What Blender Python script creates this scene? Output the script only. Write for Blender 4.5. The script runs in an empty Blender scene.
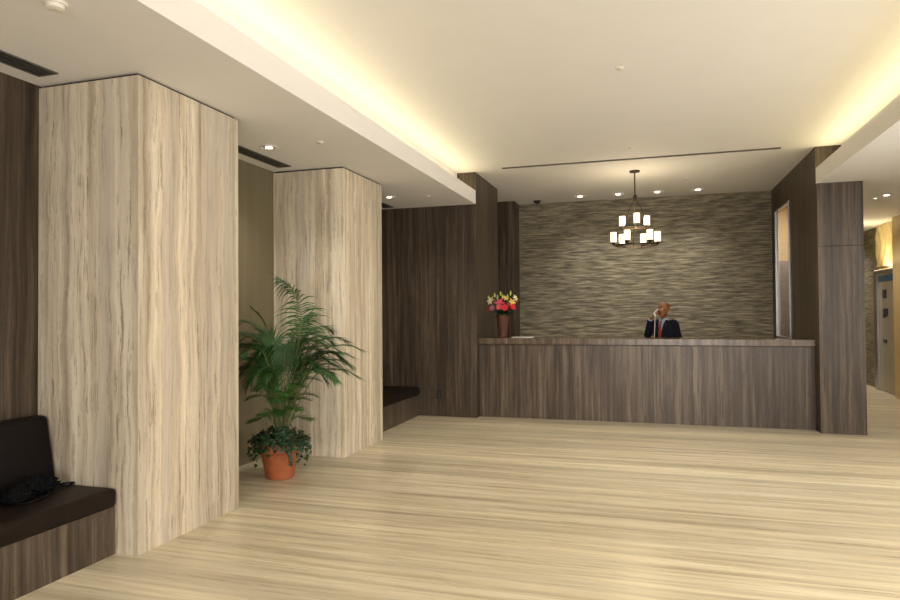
import bpy, bmesh, math, random
from mathutils import Vector, Matrix, noise
random.seed(7)
D = bpy.data
sc = bpy.context.scene
COL = sc.collection
PI = math.pi

# ------------------------------------------------------------------ camera, world, exposure, large lights
EYE = Vector((0, 0, 1.6))
yaw, pitch, roll = math.radians(-17.13), math.radians(.9935), math.radians(-.43)
Fw = Vector((math.sin(yaw)*math.cos(pitch), math.cos(yaw)*math.cos(pitch), math.sin(pitch)))
Rt = Vector((math.cos(yaw), -math.sin(yaw), 0)); Up = Rt.cross(Fw)
Rt, Up = math.cos(roll)*Rt + math.sin(roll)*Up, -math.sin(roll)*Rt + math.cos(roll)*Up
cd = D.cameras.new('camera'); cam = D.objects.new('camera', cd); COL.objects.link(cam)
cd.sensor_width = 36; cd.lens = 652.3/900*36; cd.clip_start = .05
cam.matrix_world = Matrix(((Rt.x, Up.x, -Fw.x, EYE.x), (Rt.y, Up.y, -Fw.y, EYE.y), (Rt.z, Up.z, -Fw.z, EYE.z), (0, 0, 0, 1)))
sc.camera = cam
sc.view_settings.view_transform = 'Standard'; sc.view_settings.look = 'None'
sc.view_settings.gamma = 1; sc.view_settings.use_curve_mapping = False
sc.view_settings.exposure = 0.2
w = D.worlds.new('world'); sc.world = w; w.use_nodes = True
w.node_tree.nodes['Background'].inputs[0].default_value = (.75, .85, 1, 1)
w.node_tree.nodes['Background'].inputs[1].default_value = .3

def area(name, loc, direction, sx, sy, watts, color, spread=180):
    l = D.lights.new(name, 'AREA'); l.shape = 'RECTANGLE'; l.size = sx; l.size_y = sy
    l.energy = watts; l.color = color; l.spread = math.radians(spread)
    o = D.objects.new(name, l); COL.objects.link(o); o.location = loc
    o.rotation_euler = Vector(direction).to_track_quat('-Z', 'Y').to_euler()
    return o
def spot(name, loc, watts, color, ang=110, blend=.8, r=.05, direction=(0, 0, -1)):
    l = D.lights.new(name, 'SPOT'); l.energy = watts; l.color = color; l.spot_size = math.radians(ang)
    l.spot_blend = blend; l.shadow_soft_size = r
    o = D.objects.new(name, l); COL.objects.link(o); o.location = loc
    o.rotation_euler = Vector(direction).to_track_quat('-Z', 'Y').to_euler()
    return o
WARM = (1, .93, .83); COVE = (1, .85, .47)
# added fill lights, as daylight from assumed, unseen glazing behind and to the right
area('rear_fill', (1.0, -4.7, 1.75), (-.12, 1, .04), 4.6, 2.9, 240, (1, .95, .90))
area('side_fill', (4.05, 4.0, 1.75), (-1, .12, .05), 6.4, 2.6, 170, (1, .94, .86))  # added fill that brightens right-facing surfaces; its window is assumed
# cove strips lying in the two ceiling troughs
def cove(x, lean, n, wat):
    y0, y1 = -4.6, 9.46
    L = (y1 - y0)/n
    for i in range(n):
        l = D.lights.new('cove_strip', 'AREA'); l.shape = 'RECTANGLE'; l.size = .05; l.size_y = L
        l.energy = wat/n; l.color = COVE
        o = D.objects.new('cove_strip', l); COL.objects.link(o); o.location = (x, y0 + (i+.5)*L, 3.405)
        o.rotation_euler = (0, PI + lean, 0)
cove(-2.73, 1.1, 2, 33)
cove(2.28, -1.1, 2, 39)
# fill spots added under the main ceiling, out of view and without fixtures
for x in (-1.3, 1.0):
    for y in (-3.2, -.9, 1.5):
        spot('lobby_fill', (x, y, 3.66), 125, WARM, 150, 1, .2)
    spot('lobby_forward_fill', (x, 3.4, 3.66), 520, WARM, 66, 1, .25, (-.05, 1.45, -1))  # added fill aimed forward to brighten the far floor, no fixture

# ------------------------------------------------------------------ materials
def newmat(name):
    m = D.materials.new(name); m.use_nodes = True
    nt = m.node_tree; b = nt.nodes['Principled BSDF']
    return m, nt, b
def N(nt, t, **kw):
    n = nt.nodes.new(t)
    for k, v in kw.items(): setattr(n, k, v)
    return n
def ramp(nt, pts):
    r = N(nt, 'ShaderNodeValToRGB'); e = r.color_ramp.elements
    while len(e) < len(pts): e.new(.5)
    for i, (p, c) in enumerate(pts):
        e[i].position = p; e[i].color = (*c, 1)
    return r
def plain(name, col, rough=.5, metal=0, noise_amt=.08, nscale=30, bump=0, emit=None, estr=0, trans=0, coat=0, spec=.5):
    m, nt, b = newmat(name)
    geo = N(nt, 'ShaderNodeTexCoord')
    n = N(nt, 'ShaderNodeTexNoise'); n.inputs['Scale'].default_value = nscale; n.inputs['Detail'].default_value = 4
    nt.links.new(geo.outputs['Object'], n.inputs['Vector'])
    r = ramp(nt, [(.3, tuple(c*(1-noise_amt) for c in col)), (.7, tuple(min(1, c*(1+noise_amt)) for c in col))])
    nt.links.new(n.outputs['Fac'], r.inputs[0]); nt.links.new(r.outputs[0], b.inputs['Base Color'])
    b.inputs['Roughness'].default_value = rough; b.inputs['Metallic'].default_value = metal
    b.inputs['Transmission Weight'].default_value = trans
    b.inputs['Coat Weight'].default_value = coat; b.inputs['Specular IOR Level'].default_value = spec
    if bump:
        bp = N(nt, 'ShaderNodeBump'); bp.inputs['Strength'].default_value = bump; bp.inputs['Distance'].default_value = .01
        nt.links.new(n.outputs['Fac'], bp.inputs['Height']); nt.links.new(bp.outputs[0], b.inputs['Normal'])
    if emit:
        b.inputs['Emission Color'].default_value = (*emit, 1); b.inputs['Emission Strength'].default_value = estr
    return m
def math_(nt, op, a, b=None, c=None):
    n = N(nt, 'ShaderNodeMath', operation=op)
    for i, v in enumerate((a, b, c)):
        if v is None: continue
        if isinstance(v, (int, float)): n.inputs[i].default_value = v
        else: nt.links.new(v, n.inputs[i])
    return n.outputs[0]
def stone(name, dark, mid, light, vein, axis='z', k=1.0, rough=.3, wob=.06, finek=1.0, contrast=1.0, slab=None, spec=.5, tonal=.2, veinamt=.5, patch=None, jag=.012):
    """veined travertine, veins running along axis"""
    m, nt, b = newmat(name)
    g = N(nt, 'ShaderNodeNewGeometry'); L = nt.links.new
    wn = N(nt, 'ShaderNodeTexNoise'); wn.inputs['Scale'].default_value = 1.0; wn.inputs['Detail'].default_value = 3
    wm = N(nt, 'ShaderNodeMapping'); wm.inputs['Scale'].default_value = (2.6, 2.6, 1.6) if axis == 'z' else (.5, 2.2, 1)
    L(g.outputs['Position'], wm.inputs[0]); L(wm.outputs[0], wn.inputs['Vector'])
    sub = N(nt, 'ShaderNodeVectorMath', operation='SUBTRACT'); L(wn.outputs['Color'], sub.inputs[0]); sub.inputs[1].default_value = (.5, .5, .5)
    scl = N(nt, 'ShaderNodeVectorMath', operation='SCALE'); L(sub.outputs[0], scl.inputs[0]); scl.inputs['Scale'].default_value = wob
    add = N(nt, 'ShaderNodeVectorMath', operation='ADD'); L(g.outputs['Position'], add.inputs[0]); L(scl.outputs[0], add.inputs[1])
    wn2 = N(nt, 'ShaderNodeTexNoise'); wn2.inputs['Scale'].default_value = 14; wn2.inputs['Detail'].default_value = 4; wn2.inputs['Roughness'].default_value = .7
    L(g.outputs['Position'], wn2.inputs['Vector'])
    sub2 = N(nt, 'ShaderNodeVectorMath', operation='SUBTRACT'); L(wn2.outputs['Color'], sub2.inputs[0]); sub2.inputs[1].default_value = (.5, .5, .5)
    scl2 = N(nt, 'ShaderNodeVectorMath', operation='SCALE'); L(sub2.outputs[0], scl2.inputs[0]); scl2.inputs['Scale'].default_value = jag
    add3 = N(nt, 'ShaderNodeVectorMath', operation='ADD'); L(add.outputs[0], add3.inputs[0]); L(scl2.outputs[0], add3.inputs[1])
    vec = add3.outputs[0]; tone = None
    if slab:
        sx = N(nt, 'ShaderNodeSeparateXYZ'); L(g.outputs['Position'], sx.inputs[0])
        row = math_(nt, 'FLOOR', math_(nt, 'DIVIDE', sx.outputs['Y'], slab[1]))
        colx = math_(nt, 'FLOOR', math_(nt, 'DIVIDE', math_(nt, 'ADD', sx.outputs['X'], slab[0]*.5), slab[0]))
        cid = N(nt, 'ShaderNodeCombineXYZ'); L(row, cid.inputs[0]); L(colx, cid.inputs[1])
        white = N(nt, 'ShaderNodeTexWhiteNoise', noise_dimensions='3D'); L(cid.outputs[0], white.inputs[0])
        off = N(nt, 'ShaderNodeVectorMath', operation='SCALE'); L(white.outputs['Color'], off.inputs[0]); off.inputs['Scale'].default_value = 1.2
        add2 = N(nt, 'ShaderNodeVectorMath', operation='ADD'); L(vec, add2.inputs[0]); L(off.outputs[0], add2.inputs[1]); vec = add2.outputs[0]
        tone = white.outputs['Value']
        fy = math_(nt, 'FRACT', math_(nt, 'DIVIDE', sx.outputs['Y'], slab[1]))
        seam = math_(nt, 'LESS_THAN', fy, .007)
    mp = N(nt, 'ShaderNodeMapping'); L(vec, mp.inputs[0])
    s = .040 if axis == 'x' else .030
    mp.inputs['Scale'].default_value = (1, 1, s) if axis == 'z' else (s, 1, 1)
    def nz(scale, detail, rg=.6):
        n = N(nt, 'ShaderNodeTexNoise'); n.inputs['Scale'].default_value = scale; n.inputs['Detail'].default_value = detail; n.inputs['Roughness'].default_value = rg
        L(mp.outputs[0], n.inputs['Vector']); return n.outputs['Fac']
    a = nz(11*k, 6, .62)
    r1 = ramp(nt, [(.5-.17/contrast, dark), (.5, mid), (.5+.15/contrast, light)]); L(a, r1.inputs[0])
    bnz = nz(34*k*finek, 4, .7)
    r2 = ramp(nt, [(.33, (1-veinamt,)*3), (.47, (1, 1, 1))]); L(bnz, r2.inputs[0])
    mix = N(nt, 'ShaderNodeMix', data_type='RGBA', blend_type='MIX')
    L(r2.outputs[0], mix.inputs['Factor']); mix.inputs['A'].default_value = (*vein, 1); L(r1.outputs[0], mix.inputs['B'])
    out = mix.outputs['Result']
    c = nz(2.3*k, 2, .5)
    r3 = ramp(nt, [(.35, (1-tonal,)*3), (.65, (1+tonal*.4,)*3)]); L(c, r3.inputs[0])
    mul = N(nt, 'ShaderNodeMix', data_type='RGBA', blend_type='MULTIPLY'); mul.inputs['Factor'].default_value = 1
    L(out, mul.inputs['A']); L(r3.outputs[0], mul.inputs['B']); out = mul.outputs['Result']
    if patch:
        pn = nz(4.5*k, 3, .5); rp = ramp(nt, [(.54, (0, 0, 0)), (.64, (.55, .55, .55))]); L(pn, rp.inputs[0])
        mp2 = N(nt, 'ShaderNodeMix', data_type='RGBA'); L(rp.outputs[0], mp2.inputs['Factor']); L(out, mp2.inputs['A']); mp2.inputs['B'].default_value = (*patch, 1)
        out = mp2.outputs['Result']
    if slab:
        v = math_(nt, 'ADD', math_(nt, 'MULTIPLY', tone, .14), .93)
        v = math_(nt, 'MULTIPLY', v, math_(nt, 'SUBTRACT', 1, math_(nt, 'MULTIPLY', seam, .35)))
        vm = N(nt, 'ShaderNodeVectorMath', operation='SCALE'); L(out, vm.inputs[0]); L(v, vm.inputs['Scale']); out = vm.outputs[0]
    L(out, b.inputs['Base Color'])
    rr = N(nt, 'ShaderNodeMapRange'); L(bnz, rr.inputs[0]); rr.inputs['To Min'].default_value = rough*1.4; rr.inputs['To Max'].default_value = rough*.8
    L(rr.outputs[0], b.inputs['Roughness'])
    b.inputs['Specular IOR Level'].default_value = spec
    bp = N(nt, 'ShaderNodeBump'); bp.inputs['Strength'].default_value = .12; bp.inputs['Distance'].default_value = .004
    L(bnz, bp.inputs['Height']); L(bp.outputs[0], b.inputs['Normal'])
    return m

M = {}
M['floor'] = stone('floor_travertine', (.49, .41, .27), (.67, .585, .415), (.76, .69, .51), (.38, .31, .205), axis='x', k=1.1, rough=.27, wob=.03, slab=(400, .61), tonal=.20, veinamt=.5, contrast=1.1, spec=.5)
M['trav'] = stone('pillar_travertine', (.44, .365, .27), (.68, .59, .455), (.84, .765, .62), (.25, .195, .14), axis='z', k=1.15, rough=.38, wob=.085, tonal=.22, veinamt=.8, finek=1.15, jag=.016, patch=(.53, .475, .42))
M['dark'] = stone('dark_stone', (.034, .024, .016), (.070, .050, .034), (.13, .098, .068), (.024, .017, .011), axis='z', k=1.8, rough=.34, wob=.04, tonal=.3, veinamt=.75, contrast=1.0, spec=.35)
M['desk'] = stone('desk_stone', (.042, .028, .020), (.085, .062, .045), (.165, .128, .092), (.028, .020, .014), axis='z', k=1.7, rough=.28, wob=.04, tonal=.3, veinamt=.75, contrast=1.0, spec=.4)
M['counter'] = stone('counter_stone', (.07, .05, .036), (.13, .096, .07), (.22, .165, .12), (.05, .035, .026), axis='z', k=1.4, rough=.18, wob=.05, tonal=.2, veinamt=.7)
M['olive'] = stone('olive_plaster', (.15, .125, .07), (.165, .138, .08), (.18, .15, .09), (.14, .115, .065), axis='z', k=.8, rough=.6, wob=.02, tonal=.06, veinamt=.25)
M['beige'] = stone('beige_stone', (.42, .31, .15), (.50, .38, .19), (.56, .43, .23), (.40, .29, .15), axis='z', k=.8, rough=.35, wob=.04, tonal=.1, veinamt=.4)
M['paint'] = plain('ceiling_paint', (.82, .805, .80), .75, noise_amt=.01, nscale=3)
M['paint2'] = plain('soffit_paint', (.62, .56, .49), .75, noise_amt=.01, nscale=3)
M['white'] = plain('white_trim', (.80, .76, .70), .5, noise_amt=.02)
M['slot'] = plain('slot_dark', (.035, .033, .032), .6)
M['slotmetal'] = plain('slot_metal', (.16, .15, .14), .45, metal=.5)
M['leather'] = plain('brown_leather', (.010, .005, .0035), .5, nscale=60, noise_amt=.15, bump=.15, spec=.2)
M['leather2'] = plain('dark_leather', (.006, .004, .0035), .55, nscale=60, noise_amt=.15, bump=.15, spec=.15)
M['blackcloth'] = plain('black_cloth', (.002, .0025, .0035), .8, nscale=80, noise_amt=.4, bump=.5, spec=.15)
M['blackplastic'] = plain('black_plastic', (.012, .012, .013), .35)
M['bronze'] = plain('bronze', (.045, .028, .018), .45, metal=.6)
M['steel'] = plain('brushed_steel', (.50, .49, .50), .3, metal=.9)
M['terra'] = plain('terracotta', (.40, .115, .042), .65, nscale=14, noise_amt=.14, bump=.08)
M['soil'] = plain('soil', (.03, .02, .012), .9, nscale=50, noise_amt=.4, bump=.6)
M['leaf'] = plain('palm_leaf', (.030, .105, .020), .42, nscale=6, noise_amt=.4)
M['leaf2'] = plain('young_leaf', (.045, .15, .022), .42, nscale=6, noise_amt=.35)
M['leafd'] = plain('ivy_leaf', (.012, .045, .013), .42, nscale=12, noise_amt=.4)
M['stem'] = plain('palm_stem', (.17, .18, .07), .5, nscale=20, noise_amt=.3)
M['vase'] = plain('brown_vase', (.085, .028, .011), .6, nscale=10, noise_amt=.3)
M['red'] = plain('red_petal', (.60, .010, .025), .5, noise_amt=.15)
M['pink'] = plain('pink_petal', (.62, .06, .09), .5, noise_amt=.15)
M['mauve'] = plain('mauve_petal', (.42, .16, .24), .5, noise_amt=.15)
M['yellow'] = plain('yellow_petal', (.80, .55, .13), .5, noise_amt=.15)
M['cream'] = plain('cream_petal', (.80, .70, .42), .5, noise_amt=.1)
M['bud'] = plain('green_bud', (.42, .50, .12), .5, noise_amt=.2)
M['paper'] = plain('paper', (.85, .85, .85), .7, noise_amt=.02)
M['skin'] = plain('skin', (.20, .075, .026), .4, nscale=25, noise_amt=.08)
M['lips'] = plain('lip_skin', (.17, .045, .028), .4)
M['suit'] = plain('navy_suit', (.004, .005, .010), .85, spec=.2, nscale=120, noise_amt=.2)
M['shirt'] = plain('blue_shirt', (.24, .29, .45), .7, noise_amt=.04)
M['tie'] = plain('red_tie', (.20, .03, .025), .5, nscale=60, noise_amt=.4)
M['eye'] = plain('eye_white', (.7, .66, .6), .3); M['iris'] = plain('dark_iris', (.02, .012, .008), .2)
M['phone'] = plain('white_plastic', (.62, .60, .57), .35, noise_amt=.02)
M['officewall'] = plain('office_paint', (.62, .50, .34), .8, noise_amt=.03)
M['officegrey'] = plain('cabinet_grey', (.26, .24, .25), .35, noise_amt=.05)
M['doormetal'] = plain('door_metal', (.36, .34, .27), .4, metal=.3, nscale=3)
M['bluesign'] = plain('blue_sign', (.02, .10, .19), .5)
M['darksign'] = plain('dark_sign', (.015, .022, .045), .4)
M['curtain'] = plain('gold_fabric', (.66, .53, .27), .5, noise_amt=.08, nscale=8)
M['shade'] = plain('lamp_glass', (.95, .9, .8), .4, noise_amt=.01, emit=(1, .85, .55), estr=1.25)
M['lamp'] = plain('lamp_lens', (.95, .93, .9), .3, noise_amt=.01, emit=(1, .90, .74), estr=5)
M['strip'] = plain('lamp_strip', (.95, .93, .9), .3, noise_amt=.01, emit=(1, .8, .42), estr=.8)
m, nt, b = newmat('glass'); M['glass'] = m
b.inputs['Base Color'].default_value = (.95, .97, .97, 1); b.inputs['Roughness'].default_value = .02
b.inputs['Transmission Weight'].default_value = 1; b.inputs['IOR'].default_value = 1.05; b.inputs['Specular IOR Level'].default_value = .8
# split-face slate
m, nt, b = newmat('split_slate'); M['slate'] = m
g = N(nt, 'ShaderNodeNewGeometry'); mp = N(nt, 'ShaderNodeMapping'); mp.inputs['Scale'].default_value = (.10, .10, 1.0)
nt.links.new(g.outputs['Position'], mp.inputs[0])
n1 = N(nt, 'ShaderNodeTexNoise'); n1.inputs['Scale'].default_value = 36; n1.inputs['Detail'].default_value = 6; n1.inputs['Roughness'].default_value = .65
nt.links.new(mp.outputs[0], n1.inputs['Vector'])
r = ramp(nt, [(.36, (.075, .064, .042)), (.5, (.175, .152, .102)), (.66, (.33, .295, .205))]); nt.links.new(n1.outputs['Fac'], r.inputs[0])
nt.links.new(r.outputs[0], b.inputs['Base Color']); b.inputs['Roughness'].default_value = .55
bp = N(nt, 'ShaderNodeBump'); bp.inputs['Strength'].default_value = .5; bp.inputs['Distance'].default_value = .02
nt.links.new(n1.outputs['Fac'], bp.inputs['Height']); nt.links.new(bp.outputs[0], b.inputs['Normal'])

# ------------------------------------------------------------------ mesh helpers
def obj(name, bm, mat, parent=None, smooth=False, loc=None, bevel=0):
    me = D.meshes.new(name); bmesh.ops.recalc_face_normals(bm, faces=bm.faces[:]); bm.to_mesh(me); bm.free()
    if smooth:
        for p in me.polygons: p.use_smooth = True
    me.materials.append(mat)
    o = D.objects.new(name, me); COL.objects.link(o)
    if parent is not None: o.parent = parent
    if loc is not None: o.location = loc
    if bevel:
        md = o.modifiers.new('bevel', 'BEVEL'); md.width = bevel; md.segments = 3; md.limit_method = 'ANGLE'
    return o
def struct(name, bm, mat, parent=None, **kw):
    o = obj(name, bm, mat, parent, **kw)
    if parent is None: o['kind'] = 'structure'
    return o
def thing(name, label, cat, loc=(0, 0, 0), rz=0, group=None):
    o = D.objects.new(name, None); COL.objects.link(o); o.empty_display_size = .1
    o.location = loc; o.rotation_euler = (0, 0, rz); o['label'] = label; o['category'] = cat
    if group: o['group'] = group
    return o
def tag(o, label, cat, group=None):
    o['label'] = label; o['category'] = cat
    if group: o['group'] = group
    return o
def dup(root, loc, label=None, rz=None):
    r = root.copy(); COL.objects.link(r); r.location = loc
    if rz is not None: r.rotation_euler = (0, 0, rz)
    if label: r['label'] = label
    for ch in list(root.children):
        c = ch.copy(); COL.objects.link(c); c.parent = r
        for g_ in list(ch.children):
            d = g_.copy(); COL.objects.link(d); d.parent = c
    return r
def B(): return bmesh.new()
def box(bm, x0, x1, y0, y1, z0, z1):
    v = [bm.verts.new((x, y, z)) for z in (z0, z1) for y in (y0, y1) for x in (x0, x1)]
    for f in ((0, 1, 3, 2), (4, 5, 7, 6), (0, 1, 5, 4), (2, 3, 7, 6), (0, 2, 6, 4), (1, 3, 7, 5)): bm.faces.new([v[i] for i in f])
    return bm
def bx(*a): return box(B(), *a)
def loft(bm, rings, n=16, cap=True):
    """rings: (center, axis_u, axis_v) -> closed ellipses joined"""
    prev = None; first = None
    for c, u, v in rings:
        c = Vector(c); u = Vector(u); v = Vector(v)
        r = [bm.verts.new(c + u*math.cos(2*PI*i/n) + v*math.sin(2*PI*i/n)) for i in range(n)]
        if prev:
            for i in range(n): bm.faces.new((prev[i], prev[(i+1) % n], r[(i+1) % n], r[i]))
        else: first = r
        prev = r
    if cap: bm.faces.new(first[::-1]); bm.faces.new(prev)
    return bm
def tube(bm, pts, rad, n=10, cap=True, flat=1.0):
    pts = [Vector(p) for p in pts]
    if not isinstance(rad, (list, tuple)): rad = [rad]*len(pts)
    rings = []; up = None
    for i, p in enumerate(pts):
        t = (pts[min(i+1, len(pts)-1)] - pts[max(i-1, 0)]).normalized()
        if up is None:
            up = Vector((0, 0, 1)) if abs(t.z) < .9 else Vector((0, 1, 0))
        u = t.cross(up).normalized(); up2 = u.cross(t).normalized(); up = up2
        rings.append((p, u*rad[i], up2*rad[i]*flat))
    return loft(bm, rings, n, cap)
def lathe(bm, prof, c=(0, 0, 0), n=32, cap=True):
    rings = [((c[0], c[1], c[2]+z), (r_, 0, 0), (0, r_, 0)) for r_, z in prof]
    return loft(bm, rings, n, cap)
def ball(bm, c, r, seg=14, rot=None):
    if not isinstance(r, (list, tuple)): r = (r, r, r)
    mtx = Matrix.Translation(c) @ (rot if rot else Matrix.Identity(4)) @ Matrix.Diagonal((*r, 1))
    bmesh.ops.create_uvsphere(bm, u_segments=seg, v_segments=max(6, seg*2//3), radius=1, matrix=mtx)
    return bm
def spline(pts, n):
    pts = [Vector(p) for p in pts]; out = []
    P = [pts[0]*2-pts[1]] + pts + [pts[-1]*2-pts[-2]]
    segs = len(pts)-1
    for i in range(n+1):
        t = i/n*segs; k = min(int(t), segs-1); f = t-k
        a, b_, c, d = P[k:k+4]
        out.append(.5*((2*b_) + (-a+c)*f + (2*a-5*b_+4*c-d)*f*f + (-a+3*b_-3*c+d)*f**3))
    return out

# ------------------------------------------------------------------ structure
XL, XR = -2.51, 2.06            # fascia planes / inner faces of the reception niche
YF = 9.494                      # dark front wall
ZS, ZC, ZF = 3.214, 3.70, 3.42
XW = -4.116
YB = -5.0
struct('floor', bx(-4.6, 5.2, YB-.2, 20, -.12, 0), M['floor'])
struct('ceiling', bx(-4.6, 5.2, YB-.2, 14.6, ZC, ZC+.15), M['paint'])
bm = B()
box(bm, XW, XL, YB, YF, ZS, ZS+.05); box(bm, XL-.045, XL, YB, YF, ZS+.05, ZF); box(bm, -2.86, -2.80, YB, YF, ZS+.05, ZC)
struct('ceiling_left', bm, M['paint'])
bm = B()
box(bm, XR, 4.2, YB, YF-.04, ZS, ZS+.05); box(bm, XR, XR+.045, YB, YF-.04, ZS+.05, ZF); box(bm, 2.355, 2.415, YB, YF-.04, ZS+.05, ZC)
box(bm, 2.58, 5.0, YF-.04, 10.8, ZS, ZS+.05); box(bm, 2.8, 5.0, 10.8, 19.9, ZS, ZS+.05)
struct('ceiling_right', bm, M['paint'])
# left side wall, in three bays between the pillars
struct('wall_left', bx(XW-.2, XW, YB, 4.0, 0, ZC), M['dark'])
struct('wall_left_middle', bx(XW-.2, XW, 4.0, 7.1, 0, ZC), M['olive'])
struct('wall_left_far', bx(XW-.2, XW, 7.1, YF+.2, 0, ZC), M['dark'])
bm = B(); box(bm, XW, -2.80, YF, YF+.2, 0, ZC); box(bm, -2.80, XL, YF, 10.975, 0, ZC)
struct('wall_front', bm, M['dark'])
struct('wall_niche', bx(-3.75, -2.474, 12.254, 12.72, 0, ZC), M['dark'])
struct('wall_passage', bx(-3.95, -3.75, YF+.2, 12.9, 0, ZC), M['officewall'])
# split-face stone wall with real relief
bm = B(); nx, nz_ = 110, 230
x0, x1 = -2.474, 2.06
rows = []
for j in range(nz_+1):
    z = ZC*j/nz_; rw = []
    for i in range(nx+1):
        x = x0+(x1-x0)*i/nx
        h = noise.fractal(Vector((x*2.2, 3, z*22)), .8, 2.0, 4)*.004 + noise.noise(Vector((x*5, 9, round(z*30)*1.7)))*.004
        rw.append(bm.verts.new((x, 12.70+h*1.0, z)))
    rows.append(rw)
for j in range(nz_):
    for i in range(nx): bm.faces.new((rows[j][i], rows[j][i+1], rows[j+1][i+1], rows[j+1][i]))
ed = [rows[0][0], rows[0][-1], rows[-1][-1], rows[-1][0]]
bk = [bm.verts.new((v.co.x, 12.9, v.co.z)) for v in ed]
bm.faces.new(bk)
struct('wall_rear', bm, M['slate'])
# right side wall of the niche with its window opening, and the pillar block in front
wy0, wy1, wz0, wz1 = 11.19, 12.36, 1.12, 3.28
bm = B(); X2 = 2.355
XT = 2.10; box(bm, XR, XT, 10.8, wy0, 0, ZC); box(bm, XR, XT, wy1, 12.9, 0, ZC); box(bm, XR, XT, wy0, wy1, 0, wz0); box(bm, XR, XT, wy0, wy1, wz1, ZC)
box(bm, XR, X2, 9.452, 10.8, 0, ZC)
struct('wall_right_niche', bm, M['dark'])
# window in the side wall
wf = B(); t = .025
for a in ((wy0, wy0+t, wz0, wz1), (wy1-t, wy1, wz0, wz1), (wy0+t, wy1-t, wz0, wz0+t), (wy0+t, wy1-t, wz1-t, wz1)):
    box(wf, XR-.012, XR+.045, *a)
wn = struct('window_1', wf, M['steel'])
struct('window_pane', bx(XR+.02, XR+.03, wy0+t, wy1-t, wz0+t, wz1-t), M['glass'], wn)
# lit back office behind the window
struct('wall_office', bx(1.25, 2.9, 14.3, 14.5, 0, ZC), M['officewall'])
bm = B(); box(bm, 2.72, 2.8, 10.8, 14.3, 0, ZC); box(bm, X2, 2.72, 10.752, 10.8, 0, ZC)
struct('wall_office_side', bm, M['officewall'])
bm = B(); box(bm, 1.2, 2.06, 12.95, 13.0, 0, ZC); box(bm, 1.2, 1.25, 13.0, 14.5, 0, ZC)
struct('wall_office_left', bm, M['officewall'])
cb = thing('office_cabinet', 'tall grey cabinet glimpsed through the narrow window right of the reception desk', 'cabinet', (2.3, 14.05, 0))
obj('cabinet_body', bx(-.3, .40, -.2, .24, 0, 2.52), M['officegrey'], cb)
dd = obj('door', bx(-.29, .07, -.225, -.2, .06, 2.48), M['officegrey'], cb, bevel=.004)
obj('handle', tube(B(), [(.03, -.24, 1.1), (.03, -.24, 1.3)], .008, 8), M['steel'], dd)
dd = obj('door', bx(.08, .39, -.225, -.2, .06, 2.48), M['officegrey'], cb, bevel=.004)
obj('handle', tube(B(), [(.12, -.24, 1.1), (.12, -.24, 1.3)], .008, 8), M['steel'], dd)
area('office_light', (2.4, 13.0, 3.6), (0, 0, -1), .4, 1.0, 34, (1, .86, .66))

# pillars
def pillar(name, label, x0, x1, y0, y1, mat, z1=ZS, seam=None):
    t_ = thing(name, label, 'pillar', ((x0+x1)/2, (y0+y1)/2, 0))
    cx, cy = (x0+x1)/2, (y0+y1)/2
    hx, hy = (x1-x0)/2, (y1-y0)/2
    if seam:
        obj('lower_cladding', bx(-hx, hx, -hy, hy, 0, seam-.004), mat, t_)
        obj('upper_cladding', bx(-hx, hx, -hy, hy, seam, z1), mat, t_)
    else:
        obj('stone_cladding', bx(-hx, hx, -hy, hy, 0, z1-.018), mat, t_, bevel=.002)
        obj('shadow_gap', bx(-hx+.02, hx-.02, -hy+.02, hy-.02, z1-.018, z1), M['slot'], t_)
    return t_
pillar('stone_pillar', 'nearest beige travertine pillar, wide, beside the brown bench', XW, -3.253, 3.527, 4.629, M['trav'])
pillar('stone_pillar', 'second beige travertine pillar, standing behind the potted palm', XW, -3.236, 6.523, 7.598, M['trav'])
pillar('stone_pillar', 'dark brown stone pillar at the right end of the reception desk', X2+.0, 2.58, 9.452, 10.75, M['dark'])
# cladding of the pillar's left half is the niche wall itself: a facing slab joins both
D.objects.remove(D.objects['stone_pillar.002'].children[0]); D.objects.remove(D.objects['stone_pillar.002'].children[0])
pr_ = D.objects['stone_pillar.002']; pr_.location = (2.32, 9.43, 0)
obj('lower_cladding', bx(-.26, .26, -.022, .02, 0, 2.395), M['dark'], pr_)
obj('upper_cladding', bx(-.26, .26, -.022, .02, 2.402, ZS), M['dark'], pr_)
obj('core', bx(.036, .26, .0222, 1.32, 0, ZS), M['desk'], pr_)

# corridor on the right
XC = 4.13
bm = B()
box(bm, XC, XC+.2, 7.3, 13.45, 0, ZC); box(bm, XC, XC+.2, YB, .7, 0, ZC); box(bm, XC, XC+.2, 0.7, 7.3, 0, .25); box(bm, XC, XC+.2, 0.7, 7.3, 3.1, ZC)
struct('wall_right', bm, M['beige'])
bm = B()
for i in range(5):
    y = 0.73+6.54*i/4; box(bm, XC+.06, XC+.12, y-.03, y+.03, .25, 3.1)
w3 = struct('assumed_window_right', bm, M['steel'])  # assumed window, out of view, added to go with the side fill
struct('window_pane', bx(XC+.085, XC+.095, 0.7, 7.3, .25, 3.1), M['glass'], w3)
struct('wall_corridor', bx(4.30, 4.5, 14.85, 19.9, 0, ZC), M['slate'])
spot('down_beam', (3.5, 16.0, ZS-.02), 130, WARM, 140, .9, .05)  # added fill spot to brighten the corridor slate, no fixture
struct('wall_corridor_end', bx(2.9, 5.2, 19.9, 20, 0, ZC), M['beige'])
struct('wall_corridor_left', bx(2.7, 2.9, 14.5, 19.9, 0, ZC), M['beige'])
dr = struct('door_1', bx(4.26, 4.32, 13.62, 14.66, .01, 2.27), M['doormetal'])
bm = B(); box(bm, 4.22, 4.34, 14.66, 14.85, 0, 2.33); box(bm, 4.20, 4.34, 13.45, 13.62, 0, 2.33); box(bm, 4.22, 4.34, 13.62, 14.66, 2.27, 2.33)
struct('door_frame', bm, M['steel'], dr)
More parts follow.
